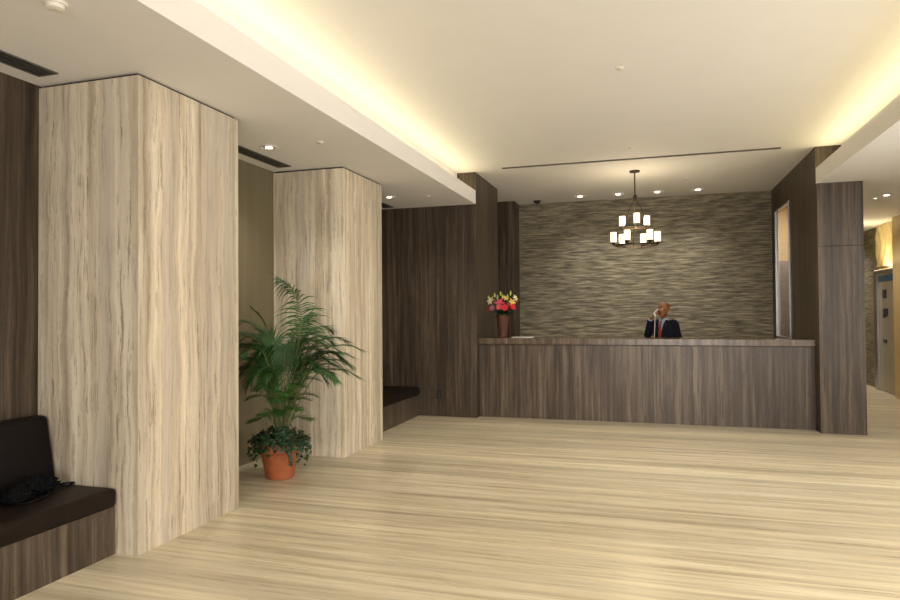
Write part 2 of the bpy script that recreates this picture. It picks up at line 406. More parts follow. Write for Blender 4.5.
o = struct('door_sign', bx(4.25, 4.26, 13.64, 14.64, 2.11, 2.23), M['bluesign'], dr); o['label'] = 'blue strip across the door top'
for yy, zz, s1, s2 in ((14.32, 1.87, .21, .15), (14.28, 1.52, .26, .13), (14.36, 1.44, .12, .035), (14.34, .97, .2, .06)):
    o = struct('notice_plate', bx(4.245, 4.26, yy-s1*.42, yy+s1*.42, zz-s2/2*1.1, zz+s2/2*1.1), M['darksign'], dr)
struct('wall_door_head', bx(4.32, 4.5, 13.45, 14.85, 0, ZC), M['beige'])
# rippled gold panel glowing above the door
bm = B(); rws = []
for j in range(25):
    z = 2.40+(ZS-2.40)*j/24; rw = []
    for i in range(61):
        y = 13.5+1.3*i/60
        rw.append(bm.verts.new((4.275+.012*math.sin((y+.18*math.sin(z*5))*2*PI/.30), y, z)))
    rws.append(rw)
for j in range(24):
    for i in range(60): bm.faces.new((rws[j][i], rws[j][i+1], rws[j+1][i+1], rws[j+1][i]))
gp = obj('rippled_panel', bm, M['curtain'], smooth=True)
gp.modifiers.new('s', 'SOLIDIFY').thickness = .01
tag(gp, 'rippled gold fabric panel lit from below, above the far corridor door', 'wall panel')
ls = obj('light_strip', bx(4.225, 4.24, 13.5, 14.8, 2.332, 2.345), M['strip'])
tag(ls, 'thin light strip on the door head below the gold panel', 'light')
area('panel_uplight', (4.08, 14.15, 2.40), (.28, 0, 1), .06, 1.2, 12, (1, .86, .50))

# entrance wall behind the viewer
bm = B()
box(bm, -4.3, -3.4, YB-.2, YB, 0, ZC); box(bm, 3.4, 4.3, YB-.2, YB, 0, ZC); box(bm, -3.4, 3.4, YB-.2, YB, 3.25, ZC)
struct('wall_back', bm, M['dark'])
bm = B()
for i in range(6):
    x = -3.4+6.8*i/5; box(bm, x-.03, x+.03, YB-.12, YB-.04, 0, 3.25)
wb = struct('assumed_window_back', bm, M['steel'])  # assumed glazing, out of view, added to go with the rear fill
struct('window_pane', bx(-3.4, 3.4, YB-.09, YB-.08, 0, 3.25), M['glass'], wb)

# ------------------------------------------------------------------ linear slots, downlights, detectors
def slot_vent(label, x0, x1, y0, y1, z):
    cx, cy = (x0+x1)/2, (y0+y1)/2; hx, hy = (x1-x0)/2, (y1-y0)/2
    t_ = thing('slot_diffuser', label, 'vent', (cx, cy, z), group=None)
    obj('back_plate', bx(-hx, hx, -hy, hy, -.004, -.0005), M['slot'], t_)
    bm = B(); e = .008
    for a in ((-hx, hx, -hy, -hy+e), (-hx, hx, hy-e, hy), (-hx, -hx+e, -hy+e, hy-e), (hx-e, hx, -hy+e, hy-e)): box(bm, *a, -.009, -.004)
    obj('frame', bm, M['slotmetal'], t_)
    bm = B()
    if hy > hx:
        for q in (-.33, .33): box(bm, hx*q-.003, hx*q+.003, -hy+e, hy-e, -.008, -.004)
    else:
        box(bm, -hx+e, hx-e, -.004, .004, -.008, -.004)
    obj('fin', bm, M['slot'], t_)
slot_vent('black slot air vent above the dark wall, left of the nearest pillar', -3.94, -3.77, -1.0, 3.376, ZS)
slot_vent('black slot air vent in the low ceiling between the two beige pillars', -3.94, -3.77, 4.80, 6.334, ZS)
slot_vent('black slot air vent beyond the second beige pillar, partly hidden', -3.94, -3.77, 7.75, 9.33, ZS)
slot_vent('long thin dark slot vent across the main ceiling in front of the reception', -2.07, 1.64, 9.335, 9.395, ZC)

def make_downlight():
    t_ = thing('downlight', '', 'ceiling light', (0, 0, 0))
    bm = lathe(B(), [(.088, 0), (.092, -.006), (.086, -.010), (.070, -.008), (.066, 0)], n=28, cap=False)
    obj('trim_ring', bm, M['white'], t_, smooth=True)
    bm = lathe(B(), [(.066, -.003), (.045, -.005)], n=28)
    obj('reflector', bm, M['steel'], t_, smooth=False)
    obj('bulb', ball(B(), (0, 0, -.006), (.036, .036, .008), 16), M['lamp'], t_, smooth=True)
    return t_
dl0 = make_downlight(); first = True
def downlight(loc, label, group=None, watts=60, ang=110, scale=1):
    global first
    if first: o = dl0; o.location = loc; o['label'] = label; first = False
    else: o = dup(dl0, loc, label)
    o.scale = (scale,)*3
    if group: o['group'] = group
    if watts: spot('down_beam', (loc[0], loc[1], loc[2]-.03), watts, WARM, ang, .9, .04)
G1 = 'downlights over the reception wall'
for (x, lab) in ((-1.223, 'leftmost of the four downlights along the grey stone wall'), (-.545, 'downlight along the stone wall, just left of the chandelier rod'),
                 (.13, 'downlight along the stone wall, just right of the chandelier rod'), (.806, 'rightmost of the four downlights along the grey stone wall')):
    downlight((x, 12.14, ZC), lab, G1, 62, 95, 1.35)
G2 = 'downlights in the low left ceiling'
downlight((-3.539, 5.532, ZS), 'downlight in the low left ceiling between the two beige pillars', G2, 45, 120)
downlight((-3.50, 8.49, ZS), 'downlight in the low left ceiling beyond the second beige pillar', G2, 35, 120)
G3 = 'downlights in the low right ceiling'
downlight((3.225, 10.70, ZS), 'brighter nearer downlight in the right corridor ceiling', G3, 30, 130)
downlight((3.17, 10.98, ZS), 'small dim downlight in the right corridor ceiling, behind the brighter one', G3, 8, 130, .45)
# the same rows continue over the viewer's head
for x, y in ((-3.5, -.4), (-3.5, -3.3), (3.2, 7.7), (3.2, 4.8), (3.2, 1.9), (3.2, -1.1)):
    spot('down_beam', (x, y, ZS-.02), 45, WARM, 130, .9, .05)
spot('down_beam', (3.3, 13.0, ZS-.02), 80, WARM, 140, .9, .05)  # fixtureless fill added to lift the beige corridor wall

def sprinkler(loc, label, r=.03, grp='detector caps on the ceilings'):
    t_ = thing('sprinkler_cap', label, 'sprinkler', loc, group=grp)
    obj('flange', lathe(B(), [(r, 0), (r, -.005), (r*.8, -.008)], n=20), M['white'], t_, smooth=False)
    obj('cap', lathe(B(), [(r*.6, -.008), (r*.55, -.016), (r*.2, -.019)], n=20), M['paint2'], t_, smooth=False)
sprinkler((-.233, 5.814, ZC), 'small round ceiling cap nearest the viewer on the main ceiling', .04)
sprinkler((-.235, 8.688, ZC), 'small round ceiling cap just in front of the long slot vent', .04)
sprinkler((-1.794, 11.1, ZC), 'small round ceiling cap left of the chandelier, behind the slot vent')
sprinkler((.562, 11.12, ZC), 'small round ceiling cap right of the chandelier, behind the slot vent')
sprinkler((-2.98, 5.52, ZS), 'small round cap on the low left ceiling in front of the second beige pillar', .04)
sprinkler((-2.96, 8.6, ZS), 'small round cap on the low left ceiling near the dark front wall', .04)
t_ = thing('smoke_detector', 'white smoke detector on the low left ceiling above the nearest pillar', 'smoke detector', (-2.935, 2.607, ZS))
obj('base_plate', lathe(B(), [(.058, 0), (.058, -.012)], n=24), M['white'], t_)
obj('sensor_dome', lathe(B(), [(.046, -.012), (.042, -.03), (.02, -.036)], n=24), M['white'], t_, smooth=False)
t_ = thing('security_camera', 'small black dome camera on the ceiling at the left of the stone wall', 'camera', (-2.06, 12.40, ZC))
obj('mount', lathe(B(), [(.075, 0), (.076, -.012), (.06, -.018)], n=24), M['blackplastic'], t_)
obj('dome', lathe(B(), [(.055, -.018), (.05, -.038), (.03, -.05), (.008, -.055)], n=24), M['blackplastic'], t_, smooth=True)

t_ = thing('power_outlet', 'black power outlet low on the dark wall left of the reception desk', 'outlet', (-3.113, YF, .338))
obj('cover_plate', bx(-.042, .042, -.009, 0, -.065, .065), M['blackplastic'], t_, bevel=.003)
for dz in (-.028, .028): obj('socket', bx(-.018, .018, -.013, -.009, dz-.016, dz+.016), M['slot'], t_)

# ------------------------------------------------------------------ reception desk
desk = thing('reception_desk', 'long dark brown stone reception desk with a slab counter', 'reception desk', (-.225, 9.64, 0))
w2 = (XR-XL)/2-.002
bm = B()
for i in range(6):
    a = -w2+2*w2*i/6; b_ = -w2+2*w2*(i+1)/6
    box(bm, a+.0012, b_-.0012, 0, .10, 0, 1.095)
obj('front_panel', bm, M['desk'], desk)
obj('counter_top', bx(-w2, w2, -.045, .50, 1.10, 1.19), M['counter'], desk, bevel=.006)
obj('work_surface', bx(-w2+.3, w2-.3, .12, .75, .82, .86), M['counter'], desk)
obj('shelf_support', bx(-w2+.3, w2-.3, .12, .16, 0, .82), M['desk'], desk)
t_ = thing('document', 'white papers lying flat on the desk counter beside the flower vase', 'papers', (-1.89, 9.90, 1.1905))
obj('sheet', bx(-.16, .16, -.10, .12, 0, .004), M['paper'], t_)
o = obj('sheet', bx(-.15, .17, -.11, .11, .0045, .008), M['paper'], t_); o.rotation_euler = (0, 0, .06)

# ------------------------------------------------------------------ chandelier
ch = thing('chandelier', 'bronze two-tier chandelier with nine glowing cylinder shades above the desk', 'chandelier', (-.213, 10.21, ZC))
obj('canopy', lathe(B(), [(.075, 0), (.08, -.012), (.07, -.022), (.02, -.03)], n=28), M['bronze'], ch)
obj('rod', tube(B(), [(0, 0, -.02), (0, 0, -.40)], .010, 10), M['bronze'], ch)
obj('hub', lathe(B(), [(.012, -.36), (.03, -.385), (.03, -.41), (.012, -.43), (.018, -.45)], n=20), M['bronze'], ch, smooth=True)
def facing(x, y):        # axes of a thing that stands turned towards the lobby entrance
    w_ = Vector((x, y, 0)).normalized(); return Vector((w_.y, -w_.x, 0)), w_
bx_u, bx_w = facing(-.213, 10.21)
def pol(r_, deg):        # deg > 0 is towards the viewer
    a = math.radians(deg); return bx_u*(r_*math.cos(a)) - bx_w*(r_*math.sin(a))
def ring(bm, r_, z, tr, hh):
    pts = [(r_*math.cos(2*PI*i/48), r_*math.sin(2*PI*i/48), z) for i in range(48)]
    n = 48; vs = []
    for p in pts:
        d = Vector((p[0], p[1], 0)).normalized()
        vs.append([bm.verts.new(Vector(p)+d*a+Vector((0, 0, b_))) for a, b_ in ((-tr, -hh), (tr, -hh), (tr, hh), (-tr, hh))])
    for i in range(n):
        for k in range(4): bm.faces.new((vs[i][k], vs[i][(k+1) % 4], vs[(i+1) % n][(k+1) % 4], vs[(i+1) % n][k]))
R1, R2 = .325, .212
ZT1, ZT2 = -1.075, -.82       # heights of the two tiers' sockets
obj('lower_ring', (lambda b_: (ring(b_, R1-.03, ZT1-.05, .006, .011), b_)[1])(B()), M['bronze'], ch)
obj('upper_ring', (lambda b_: (ring(b_, R2-.02, ZT2-.03, .006, .010), b_)[1])(B()), M['bronze'], ch)
for k in range(3):
    e = pol(R2-.02, 84+120*k+60); e1 = pol(R1-.03, 84+120*k+60)
    obj('hanging_rod', tube(B(), [(0, 0, -.40), (e.x*.55, e.y*.55, -.60), (e.x, e.y, ZT2-.03), (e1.x, e1.y, ZT1-.05)], .0055, 8), M['bronze'], ch)
def shade(parent, r_, deg, z):
    p = pol(r_, deg); q = pol(r_-.10, deg)
    arm = obj('arm', tube(B(), spline([(q.x*1.0, q.y*1.0, z-.045), ((p.x+q.x)/2, (p.y+q.y)/2, z-.062), (p.x, p.y, z-.045), (p.x, p.y, z-.01)], 10), .007, 8), M['bronze'], parent, smooth=True)
    obj('cup', lathe(B(), [(.012, z-.04), (.030, z-.02), (.044, z-.012), (.044, z), (.0, z)], (p.x, p.y, 0), n=20, cap=False), M['bronze'], parent, smooth=False)
    obj('lamp_shade', lathe(B(), [(.028, z), (.043, z+.004), (.044, z+.01), (.044, z+.150), (.041, z+.150), (.041, z+.012)], (p.x, p.y, 0), n=28, cap=False), M['shade'], parent, smooth=False)
for k in range(6): shade(ch, R1, -9+60*k, ZT1)
for k in range(3): shade(ch, R2, 84+120*k, ZT2)
for (dx, dz) in ((0, ZT1+.08), (0, ZT2+.1)):
    l = D.lights.new('chandelier_glow', 'POINT'); l.energy = 13; l.color = (1, .82, .52); l.shadow_soft_size = .2
    o = D.objects.new('chandelier_glow', l); COL.objects.link(o); o.location = (-.213, 10.21, ZC+dz)

# ------------------------------------------------------------------ benches
def bench(label, y0, y1, back=True, backlabel=None):
    L = y1-y0
    t_ = thing('bench', label, 'bench', (XW, y0, 0))
    obj('base', bx(0.005, .682, 0, L-.004, 0, .318), M['desk'], t_)
    bm = bx(.005, .705, 0, L-.006, .32, .443)
    obj('seat_cushion', bm, M['leather'], t_, bevel=.03, smooth=True)
    if back:
        n = 1 if L < 2 else 2
        for i in range(n):
            a, b_ = L*i/n+.012, L*(i+1)/n-.012
            bm = B()
            vs = [bm.verts.new(p) for p in ((.01, a, .45), (.20, a, .45), (.01, a, .905), (.12, a, .905), (.01, b_, .45), (.20, b_, .45), (.01, b_, .905), (.12, b_, .905))]
            for f in ((0, 1, 3, 2), (4, 5, 7, 6), (0, 1, 5, 4), (2, 3, 7, 6), (0, 2, 6, 4), (1, 3, 7, 5)): bm.faces.new([vs[j] for j in f])
            obj('back_cushion', bm, M['leather2'], t_, bevel=.035, smooth=True)
    return t_
bench('long brown leather bench on a dark stone base in the left foreground', -.4, 3.525)
bench('brown leather bench in the far bay behind the second beige pillar', 7.602, YF-.002, back=False)

# black cloth bundle with a strap on the near bench
hp = thing('camera_bag', 'small black bag with a loose strap lying crumpled on the near bench', 'bag', (-3.83, 3.27, .445))
bm = B()
bmesh.ops.create_icosphere(bm, subdivisions=5, radius=1)
for v in bm.verts:
    c = v.co.copy(); h = noise.fractal(c*2.3+Vector((4, 1, 7)), .7, 2.1, 5)
    f = 1+.38*h+.10*abs(noise.noise(c*7))
    v.co = Vector((c.x*.075*f, c.y*.105*f, max(0, (c.z*.62+.5)*.085*f)))
obj('bag_body', bm, M['blackcloth'], hp, smooth=True, loc=(.03, .0, 0))
bm = B()
bmesh.ops.create_icosphere(bm, subdivisions=4, radius=1)
for v in bm.verts:
    c = v.co.copy(); h = noise.fractal(c*2.6+Vector((1, 8, 2)), .7, 2.1, 5)
    f = 1+.4*h
    v.co = Vector((c.x*.07*f, c.y*.09*f, max(0, (c.z*.6+.5)*.06*f)))
obj('flap', bm, M['blackcloth'], hp, smooth=True, loc=(.075, -.19, 0))
obj('lens_pouch', tube(B(), [(-.05, -.12, .045), (.04, -.10, .055)], [.04, .036], 16), M['blackcloth'], hp, smooth=True)
obj('strap', tube(B(), spline([(.03, .06, .06), (.06, .13, .02), (.075, .18, .008), (.06, .235, .010), (.02, .22, .008), (.0, .12, .02)], 24), .010, 8, flat=.5), M['blackcloth'], hp, smooth=True)
obj('strap', tube(B(), spline([(.05, -.26, .03), (.15, -.24, .006), (.18, -.12, .006), (.13, -.02, .008), (.06, .03, .05)], 24), .009, 8, flat=.5), M['blackcloth'], hp, smooth=True)

# ------------------------------------------------------------------ potted palm
def UW(u, z, wdepth=0): return bx_u*u + bx_w*wdepth + Vector((0, 0, z))
bx_u, bx_w = facing(-3.47, 5.60)
palm = thing('potted_palm', 'green areca palm in a terracotta pot between the two beige pillars', 'potted plant', (-3.47, 5.60, 0))
bm = lathe(B(), [(.0, 0), (.125, 0), (.132, .008), (.182, .25), (.186, .255), (.205, .262), (.210, .27), (.214, .345), (.205, .35), (.193, .348), (.188, .30), (.0, .30)], n=40, cap=False)
obj('pot', bm, M['terra'], palm, smooth=False)
palm.children[0].modifiers.new('b', 'BEVEL').width = .002
obj('soil', lathe(B(), [(.0, .27), (.187, .30), (.17, .315), (.0, .325)], n=28, cap=False), M['soil'], palm)
def leaflet(bm, base, d, L, wd, droop, side):
    d = d.normalized(); pts = []
    for i in range(5):
        t = i/4
        p = base + d*(L*t) + Vector((0, 0, -droop*L*t*t))
        ww = wd*math.sin(PI*min(1, .18+.82*t))*(1 if t < 1 else 0)
        pts.append((p, ww))
    sidev = d.cross(side).normalized()
    pr = None
    for p, ww in pts:
        a = bm.verts.new(p+sidev*ww+side*.25*ww); b_ = bm.verts.new(p-sidev*ww+side*.25*ww); m_ = bm.verts.new(p)
        if pr:
            bm.faces.new((pr[0], a, m_, pr[2])); bm.faces.new((pr[2], m_, b_, pr[1]))
        pr = (a, b_, m_)
def frond(pts, n=26, L=.24, wd=.008, mat='leaf', start=.28, droop=.35, lift=.1, spread=.85, tip=.45):
    P = spline([UW(*p) for p in pts], 40)
    bm = B(); tube(bm, P[:int(41)], [.0075*(1-.8*i/40) for i in range(41)], 6)
    st = obj('frond_stem', bm, M['stem'], None, smooth=True)
    bm = B()
    for i in range(n):
        t = start+(1-start)*(i+.5)/n; k = t*40; a = P[int(k)]; b_ = P[min(40, int(k)+1)]; p = a.lerp(b_, k-int(k))
        tg = (P[min(40, int(k)+1)]-P[max(0, int(k)-1)]).normalized()
        s = tg.cross(Vector((0, 0, 1)))
        if s.length < .3: s = s + bx_u*.6
        s = s.normalized(); nrm = s.cross(tg).normalized()
        q = (t-start)/(1-start)
        ll = L*(math.sin(PI*(.22+.72*q))**.8)*random.uniform(.85, 1.1)
        fw = tip+.5*q
        for sg in (-1, 1):
            d = s*sg*spread + tg*fw + nrm*lift*random.uniform(.2, 1.6) + Vector([random.uniform(-.07, .07) for _ in range(3)])
            leaflet(bm, p, d, ll, wd*random.uniform(.8, 1.2), droop*random.uniform(.6, 1.4), nrm)
    # terminal leaflets
    for sg in (-.2, .2): leaflet(bm, P[-1], (P[-1]-P[-3]).normalized()+s*sg, L*.45, wd*.8, .2, nrm)
    fr = obj('frond', bm, M[mat], palm)
    st.parent = fr
    return fr
px = .00946
def P_(x, y, wd=0): return ((x-278)*px, (481-y)*px+.0, wd)
# tall upright frond, then a second one behind it
frond([P_(280, 445), P_(288, 400), P_(297, 345, .03), P_(300, 315, .03), P_(291, 288, .0), P_(277, 276, -.03)], n=36, L=.34, start=.42, droop=.75, lift=.1, tip=.35, wd=.0075)
frond([P_(279, 445), P_(284, 390, .05), P_(292, 350, .12), P_(300, 326, .18), P_(311, 312, .25)], n=24, L=.26, start=.5, droop=.6, tip=.6)
def fan(x, y, wd, rise=.5, n=28, L=.24, mat='leaf', start=.38, droop=.5, base=(280, 445), w0=0, lw=.0075, tip=.6, end=.18):
    """a frond arching from the crown out to the point x, y (wd: away from the viewer)"""
    bx0, by0 = base; top = min(by0-(by0-y)*.62, y+40)
    c1 = (bx0+(x-bx0)*.18, by0-(by0-y)*.50, wd*.15); c2 = (bx0+(x-bx0)*.45, y+(by0-y)*.13-rise*9, wd*.45)
    c3 = (bx0+(x-bx0)*.75, y-rise*8+2, wd*.78)
    frond([P_(bx0, by0, w0), P_(*c1), P_(*c2), P_(*c3), P_(x, y, wd)], n=n, L=L, start=start, droop=droop, mat=mat, wd=lw, tip=tip)
for a_ in ((363, 352, .0, .9), (340, 360, .05, 1.0), (352, 368, .0, 1.1), (344, 374, -.05, 1.2), (354, 360, .1, .9), (336, 382, .0, 1.4), (326, 384, .1, 1.5), (228, 376, .0, 1.2), (236, 384, .1, 1.3), (246, 350, .1, .7), (318, 336, .1, .3), (262, 336, .1, .3), (306, 344, .2, .3), (292, 356, .25, .4), (278, 350, .2, .4), (318, 352, .1, .6), (312, 366, -.2, .9), (322, 374, -.15, 1.2), (334, 368, .15, 1.0), (242, 372, -.05, 1.1), (230, 352, .05, 1.0), (258, 352, -.2, .7), (254, 368, .1, .9), (240, 340, -.05, .6), (262, 360, .0, .7), (286, 350, .15, .4), (357, 379, -.15, 1.2), (349, 343, .2, .7), (338, 352, -.25, 1.0), (326, 362, -.1, .8), (250, 362, -.1, .8), (330, 342, .0, .8), (345, 362, .1, 1.2), (330, 330, .15, .5),
           (332, 378, -.45, 1.3), (318, 372, .3, 1.2), (322, 345, -.1, .7), 
           (224, 338, .05, .9), (236, 325, .1, .6), (228, 366, -.2, 1.2), (244, 352, -.35, 1.0), (234, 350, .2, .8), (256, 340, .15, .5),
           (262, 380, -.3, 1.2), (250, 376, -.3, 1.3), (266, 344, .25, .5), (246, 384, -.1, 1.5)):
    fan(*a_, L=random.uniform(.19, .26), droop=random.uniform(.15, .5), n=34, lw=.0058, tip=1.0)
frond([P_(277, 445), P_(270, 388, .05), P_(268, 345, .05), P_(262, 322, .04), P_(251, 307, .02)], n=26, L=.12, start=.66, droop=.2, tip=1.6, spread=.3)
# short young fronds low down
for a_ in ((248, 398, -.08, .5), (256, 388, -.22, .4), (262, 412, -.28, .4), (250, 420, -.15, .5), (314, 398, -.1, .5), (308, 420, -.18, .4), (300, 386, -.2, .3),
           (296, 408, -.3, .4), (284, 392, -.28, .3), (272, 398, -.3, .3), (318, 384, .1, .5), (306, 404, .1, .4), (268, 384, -.1, .3), (290, 400, -.1, .3), (278, 412, -.3, .4)):
    fan(*a_, n=19, L=.15, mat='leaf2', start=.42, droop=.15, lw=.006, tip=.9)
for sx_, sy_, tx, ty in ((-.02, 0, -.05, .03), (.02, .03, .07, .06), (0, -.03, -.01, -.05), (.04, 0, .1, -.03), (-.045, .02, -.1, 0)):
    obj('cane', tube(B(), spline([(sx_, sy_, .31), ((sx_+tx)/2, (sy_+ty)/2, .6), (tx, ty, .95)], 12), [.011-.0004*i for i in range(13)], 8), M['stem'], palm, smooth=True)
# trailing ivy
bm = B()
def ivyleaf(bm, p, s, nrm, up):
    nrm = nrm.normalized(); side = nrm.cross(up).normalized(); up = side.cross(nrm).normalized()
    pts = [(0, 0), (.5, .15), (.42, .55), (.16, .55), (0, 1.05), (-.16, .55), (-.42, .55), (-.5, .15)]
    vs = [bm.verts.new(p+side*(a*s)-up*(b_*s)+nrm*(-abs(a)*.25*s)) for a, b_ in pts]
    bm.faces.new(vs)
for i in range(520):
    a = random.uniform(0, 2*PI); rr = .29*math.sqrt(random.uniform(.01, 1))
    z = .36+.15*(1-(rr/.31)**2)*random.uniform(.2, 1.1)
    p = Vector((rr*math.cos(a), rr*math.sin(a), z))
    nrm = Vector((math.cos(a)*.7, math.sin(a)*.7, random.uniform(.3, 1))) + Vector([random.uniform(-.4, .4) for _ in range(3)])
    ivyleaf(bm, p, random.uniform(.03, .05), nrm, Vector((-math.cos(a)*.4, -math.sin(a)*.4, .7)))
for k in range(34):
    a = 2*PI*k/34+random.uniform(-.1, .1); drop = random.uniform(.02, .24); 
    n = int(4+drop*50)
    for j in range(n):
        t = j/n
        p = Vector(((.235+.055*math.sin(t*2.6))*math.cos(a+.15*t), (.235+.055*math.sin(t*2.6))*math.sin(a+.15*t), .37-drop*t)) + Vector([random.uniform(-.018, .018) for _ in range(3)])
        ivyleaf(bm, p, random.uniform(.03, .045), Vector((math.cos(a), math.sin(a), .3))+Vector([random.uniform(-.4, .4) for _ in range(3)]), Vector((0, 0, 1)))
o = obj('trailing_foliage', bm, M['leafd'], palm); o['kind'] = 'stuff'; o['label'] = 'small dark leaves spilling over the pot rim'

# ------------------------------------------------------------------ flower arrangement
bx_u, bx_w = facing(-2.205, 9.93)
fl = thing('flower_arrangement', 'red, pink and cream flowers in a tall brown vase on the desk counter', 'flowers', (-2.205, 9.93, 1.1905))
obj('vase', lathe(B(), [(.0, 0), (.066, 0), (.068, .005), (.100, .345), (.102, .35), (.094, .35), (.062, .02), (.0, .02)], n=32, cap=False), M['vase'], fl, smooth=False)
def FW(u, z, wd=0): return bx_u*u+bx_w*wd+Vector((0, 0, z))
q = .0156
def Q_(x, y, wd=0): return FW((x-503)*q, (337.5-y)*q, wd)
def flower(name, c, r_, mat, petals=6, cup=.4, layers=1, axis=None, wd=.22):
    bm = B(); ax = (axis or (Vector((c.x*1.2, c.y*1.2, .12)) - bx_w*.22)).normalized()
    s = ax.cross(Vector((0, .3, 1))).normalized(); t2 = ax.cross(s)
    for ly in range(layers):
        rl = r_*(1-.28*ly); cp = cup+.35*ly
        for k in range(petals):
            a = 2*PI*k/petals+ly*.5; d = s*math.cos(a)+t2*math.sin(a); sd = ax.cross(d)
            prev = None
            for i in range(6):
                t = i/5; p = c + d*(rl*t) + ax*(rl*cp*(t-.55*t*t*t)) ; ww = rl*wd*math.sin(PI*min(.97, .12+.85*t))
                a1 = bm.verts.new(p+sd*ww+ax*ww*.3); b1 = bm.verts.new(p); c1 = bm.verts.new(p-sd*ww+ax*ww*.3)
                if prev: bm.faces.new((prev[0], a1, b1, prev[1])); bm.faces.new((prev[1], b1, c1, prev[2]))
                prev = (a1, b1, c1)
    o = obj(name, bm, mat, fl, smooth=True)
    bm = B(); tube(bm, spline([c, c*.6+Vector((0, 0, .16)), Vector((c.x*.2, c.y*.2, .30))], 8), .004, 6)
    obj('flower_stem', bm, M['leafd'], o)
    return o
flower('lily', Q_(500, 303.5, -.06), .085, M['pink'], 6, .3, 1)
flower('gerbera', Q_(505, 308, -.10), .062, M['red'], 14, .25, 3, wd=.16)
flower('gerbera', Q_(499.5, 307.5, -.12), .05, M['pink'], 12, .3, 3)
flower('gerbera', Q_(513, 307.5, -.05), .055, M['red'], 13, .3, 3)
flower('carnation', Q_(493, 308.5, -.04), .055, M['mauve'], 10, .4, 3)
flower('carnation', Q_(509.5, 305, .0), .045, M['pink'], 10, .4, 3)
flower('lily', Q_(492, 301.5, .0), .080, M['cream'], 6, .6, 1)
flower('lily', Q_(512, 303, .0), .075, M['yellow'], 6, .4, 1)
flower('lily', Q_(515, 299, .03), .065, M['cream'], 6, .5, 1)
flower('lily', Q_(506, 299, .05), .055, M['yellow'], 6, .6, 1)
flower('gerbera', Q_(490, 309, .02), .045, M['red'], 12, .4, 2)
for x, y, wd in ((495, 295.5, .03), (501, 294, .0), (503, 297, -.02), (511, 293.5, .02), (498, 297.5, .05), (508, 297, .06), (489, 298, .04)):
    tp = Q_(x, y, wd); bm = B()
    d = Vector((tp.x*.4, tp.y*.4, 1)).normalized()
    tube(bm, [tp-d*.04, tp-d*.02, tp, tp+d*.025, tp+d*.04], [.006, .016, .017, .011, .002], 8)
    bd = obj('lily_bud', bm, M['bud'], fl, smooth=True)
    obj('bud_stem', tube(B(), spline([tp-d*.035, tp*.6+Vector((0, 0, .14)), Vector((tp.x*.2, tp.y*.2, .3))], 8), .0035, 6), M['leafd'], bd)
bm = B()
for i in range(70):
    a = random.uniform(0, 2*PI); el = random.uniform(-.1, .9)
    d = Vector((math.cos(a), math.sin(a), el)).normalized()
    leaflet(bm, Vector((0, 0, .36))+d*.03, d, random.uniform(.11, .18), .016, .3, Vector((0, 0, 1)) if abs(d.z) < .8 else bx_u)
o = obj('foliage', bm, M['leafd'], fl); o['label'] = 'dark green leaves around the vase mouth'

# ------------------------------------------------------------------ receptionist
def remesh(o, vox, smooth=4):
    md = o.modifiers.new('r', 'REMESH'); md.mode = 'VOXEL'; md.voxel_size = vox; md.use_smooth_shade = True
    if smooth:
        s_ = o.modifiers.new('s', 'SMOOTH'); s_.iterations = smooth; s_.factor = .5
man = thing('person', 'bald man in dark suit, blue shirt and red tie phoning behind the reception desk', 'person', (.195, 10.92, 0), math.radians(-36))
NK = Vector((0, .0, 1.475))
# head frame: slight tilt
bm = B()
def ell(rows, bm):
    loft(bm, [((cx, cy, z), (rx, 0, 0), (0, ry, 0)) for z, cx, cy, rx, ry in rows], 20)
HC = Vector((0, -.015, 1.60))
# legs, torso, neck
for sg in (-1, 1):
    tube(bm, [(sg*.10, .02, .90), (sg*.105, .0, .70), (sg*.11, -.005, .50), (sg*.11, .015, .30), (sg*.11, .02, .09)], [.085, .075, .055, .052, .035], 14)
    tube(bm, [(sg*.11, .03, .05), (sg*.115, -.06, .045), (sg*.12, -.17, .03)], [.042, .042, .03], 12)
ell([(.84, 0, .01, .155, .10), (.95, 0, .01, .155, .105), (1.05, 0, .005, .14, .10), (1.20, 0, .005, .16, .105), (1.32, 0, .01, .15, .09), (1.39, 0, .015, .11, .07), (1.43, 0, .015, .085, .06)], bm)
tube(bm, [(0, .015, 1.40), (0, .01, 1.46), (0, .0, 1.53)], [.062, .055, .055], 16)
# cranium, jaw, cheeks, nose, ears, brow, lips
ball(bm, HC+Vector((0, .02, .035)), (.079, .096, .088), 24)
ball(bm, HC+Vector((0, -.020, -.030)), (.070, .074, .085), 24)
ball(bm, HC+Vector((0, -.012, -.068)), (.056, .062, .045), 20)
ball(bm, HC+Vector((0, -.056, -.088)), (.036, .030, .026), 16)
for sg in (-1, 1):
    ball(bm, HC+Vector((sg*.036, -.062, -.018)), (.024, .022, .024), 12)
    ball(bm, HC+Vector((sg*.075, .012, -.005)), (.009, .018, .031), 12)
    ball(bm, HC+Vector((sg*.030, -.078, .030)), (.024, .012, .008), 12)
tube(bm, [HC+Vector((0, -.084, .022)), HC+Vector((0, -.104, -.004)), HC+Vector((0, -.114, -.024))], [.009, .012, .016], 10)
for sg in (-1, 1): ball(bm, HC+Vector((sg*.014, -.098, -.026)), (.010, .010, .007), 8)
ball(bm, HC+Vector((0, -.084, -.050)), (.024, .010, .006), 12)
ball(bm, HC+Vector((0, -.081, -.062)), (.021, .011, .007), 12)
